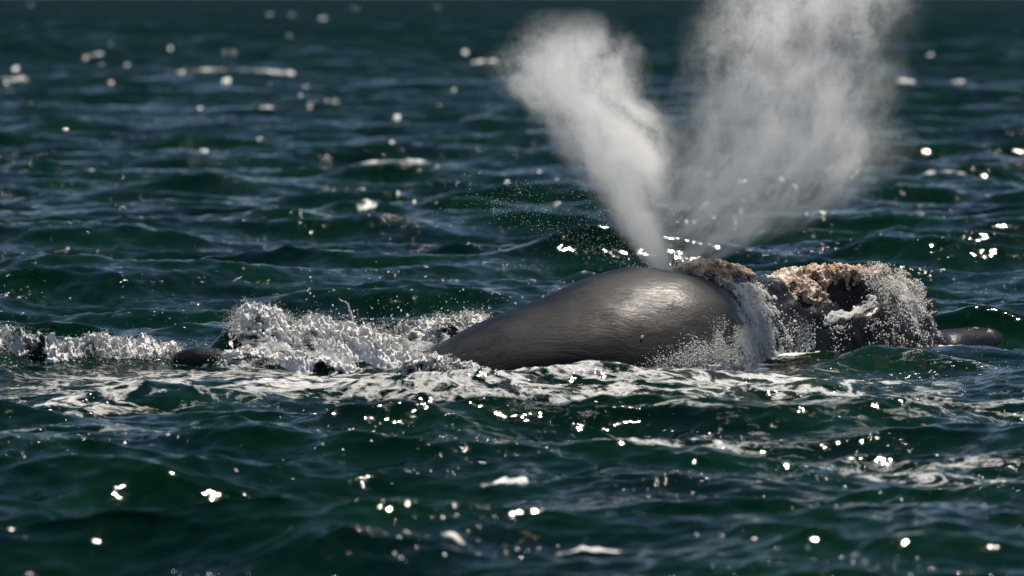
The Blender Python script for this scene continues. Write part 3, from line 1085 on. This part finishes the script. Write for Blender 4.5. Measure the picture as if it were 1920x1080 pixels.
def plume_mesh(name, cx, cy, rad, zmax, mat, parent, grow=1.12):
    hs = np.linspace(0, 1, 40)
    an = np.linspace(0, 2 * math.pi, 28, endpoint=False)
    ix = lambda c: np.interp(hs, [p[0] for p in c], [p[1] for p in c])
    X, Y, R = ix(cx), ix(cy), ix(rad) * grow + .04
    R = R * np.sqrt(np.clip(np.minimum(hs / .015, (1 - hs) / .03), 0.02, 1))
    V = np.stack([X[:, None] + R[:, None] * np.cos(an), Y[:, None] + FLAT * R[:, None] * np.sin(an), np.repeat(hs[:, None] * zmax, 28, 1)], -1).reshape(-1, 3)
    F = grid_faces(40, 28, True)
    o = mesh_np(name, V, F, mat, parent)
    bm = bmesh.new(); bm.from_mesh(o.data)
    bmesh.ops.holes_fill(bm, edges=[e for e in bm.edges if e.is_boundary], sides=0)
    bmesh.ops.recalc_face_normals(bm, faces=bm.faces[:])
    bm.to_mesh(o.data); bm.free()
    return o


blow = bpy.data.objects.new('whale_blow', None)
COL.objects.link(blow)
BX, BY, BZ = 2.12, 1.15, 1.12
blow.location = (BX, BY, BZ)
tag(blow, 'white V-shaped misty blow rising from the blowholes', 'blow')
S_ = (BY - CAM_Y) / FPX


def pxm(px, row):       # metres right of / above the blowholes at the blow's distance
    return (px - 960) * S_ - BX, CAM_H - (row - HZ) * S_ - BZ


def curves(rows, zmax):
    cx, rad = [], []
    for px0, px1, row in rows:
        a, z = pxm(px0, row); b, _ = pxm(px1, row)
        cx.append((z / zmax, (a + b) / 2)); rad.append((z / zmax, (b - a) / 2))
    return cx, rad


zL = pxm(0, 10)[1]
Lr = [(1220, 1268, 505), (1188, 1266, 470), (1150, 1262, 420), (1105, 1262, 350), (1062, 1262, 290), (1010, 1240, 220), (955, 1205, 160), (945, 1190, 110), (975, 1170, 60), (1000, 1130, 10)]
cxL, rdL = curves(Lr, zL)
cxL = [(max(0, a), b) for a, b in cxL]; rdL = [(max(0, a), b * 1.38) for a, b in rdL]
dnL = [(0, 1.8), (.2, 1.25), (.5, .85), (.72, .62), (.86, .38), (.93, .15), (1, 0)]
cyL = [(0, 0), (1, -.3)]
zR = pxm(0, -170)[1]
Rr = [(1272, 1310, 505), (1258, 1400, 470), (1230, 1530, 420), (1210, 1640, 350), (1225, 1700, 280), (1270, 1680, 210), (1290, 1690, 140), (1300, 1715, 70), (1310, 1740, 0), (1330, 1740, -80), (1350, 1700, -170)]
cxR, rdR = curves(Rr, zR)
cxR = [(max(0, a), b) for a, b in cxR]; rdR = [(max(0, a), b * 1.18) for a, b in rdR]
dnR = [(0, 2.6), (.05, 1.7), (.12, 1.2), (.22, 1.1), (.4, 1.0), (.65, .9), (.8, .8), (.95, .4), (1, 0)]
cyR = [(0, 0), (1, .9)]
mL = plume_material('mist_dense', cxL, cyL, rdL, dnL, zL, 2.8, .44, .62, 4.3, 3.7, .45, 0)
mR = plume_material('mist_thin', cxR, cyR, rdR, dnR, zR, 2.5, .52, .62, 2.8, 9.1, .6, .7)
plume_mesh('mist_plume', cxL, cyL, rdL, zL, mL, blow)['label'] = 'dense bright left-leaning plume with a curled top'
plume_mesh('mist_plume', cxR, cyR, rdR, zR, mR, blow)['label'] = 'thin wispy plume spreading to the right'

# fine drops of the blow
k = 2600
hh = r_.random(k) ** 1.6
gx = np.interp(hh, [p[0] for p in cxL], [p[1] for p in cxL]); gr = np.interp(hh, [p[0] for p in rdL], [p[1] for p in rdL])
th = r_.uniform(0, 2 * math.pi, k); rr = gr * (0.7 + np.abs(r_.normal(0, .35, k)))
PB = np.stack([gx + rr * np.cos(th) - .05, rr * np.sin(th), hh * zL * .34], -1) + np.array(blow.location)
drops('mist_drops', PB, .0022 + .0045 * r_.random(k) ** 4, M_FOAM, None, None, blow)
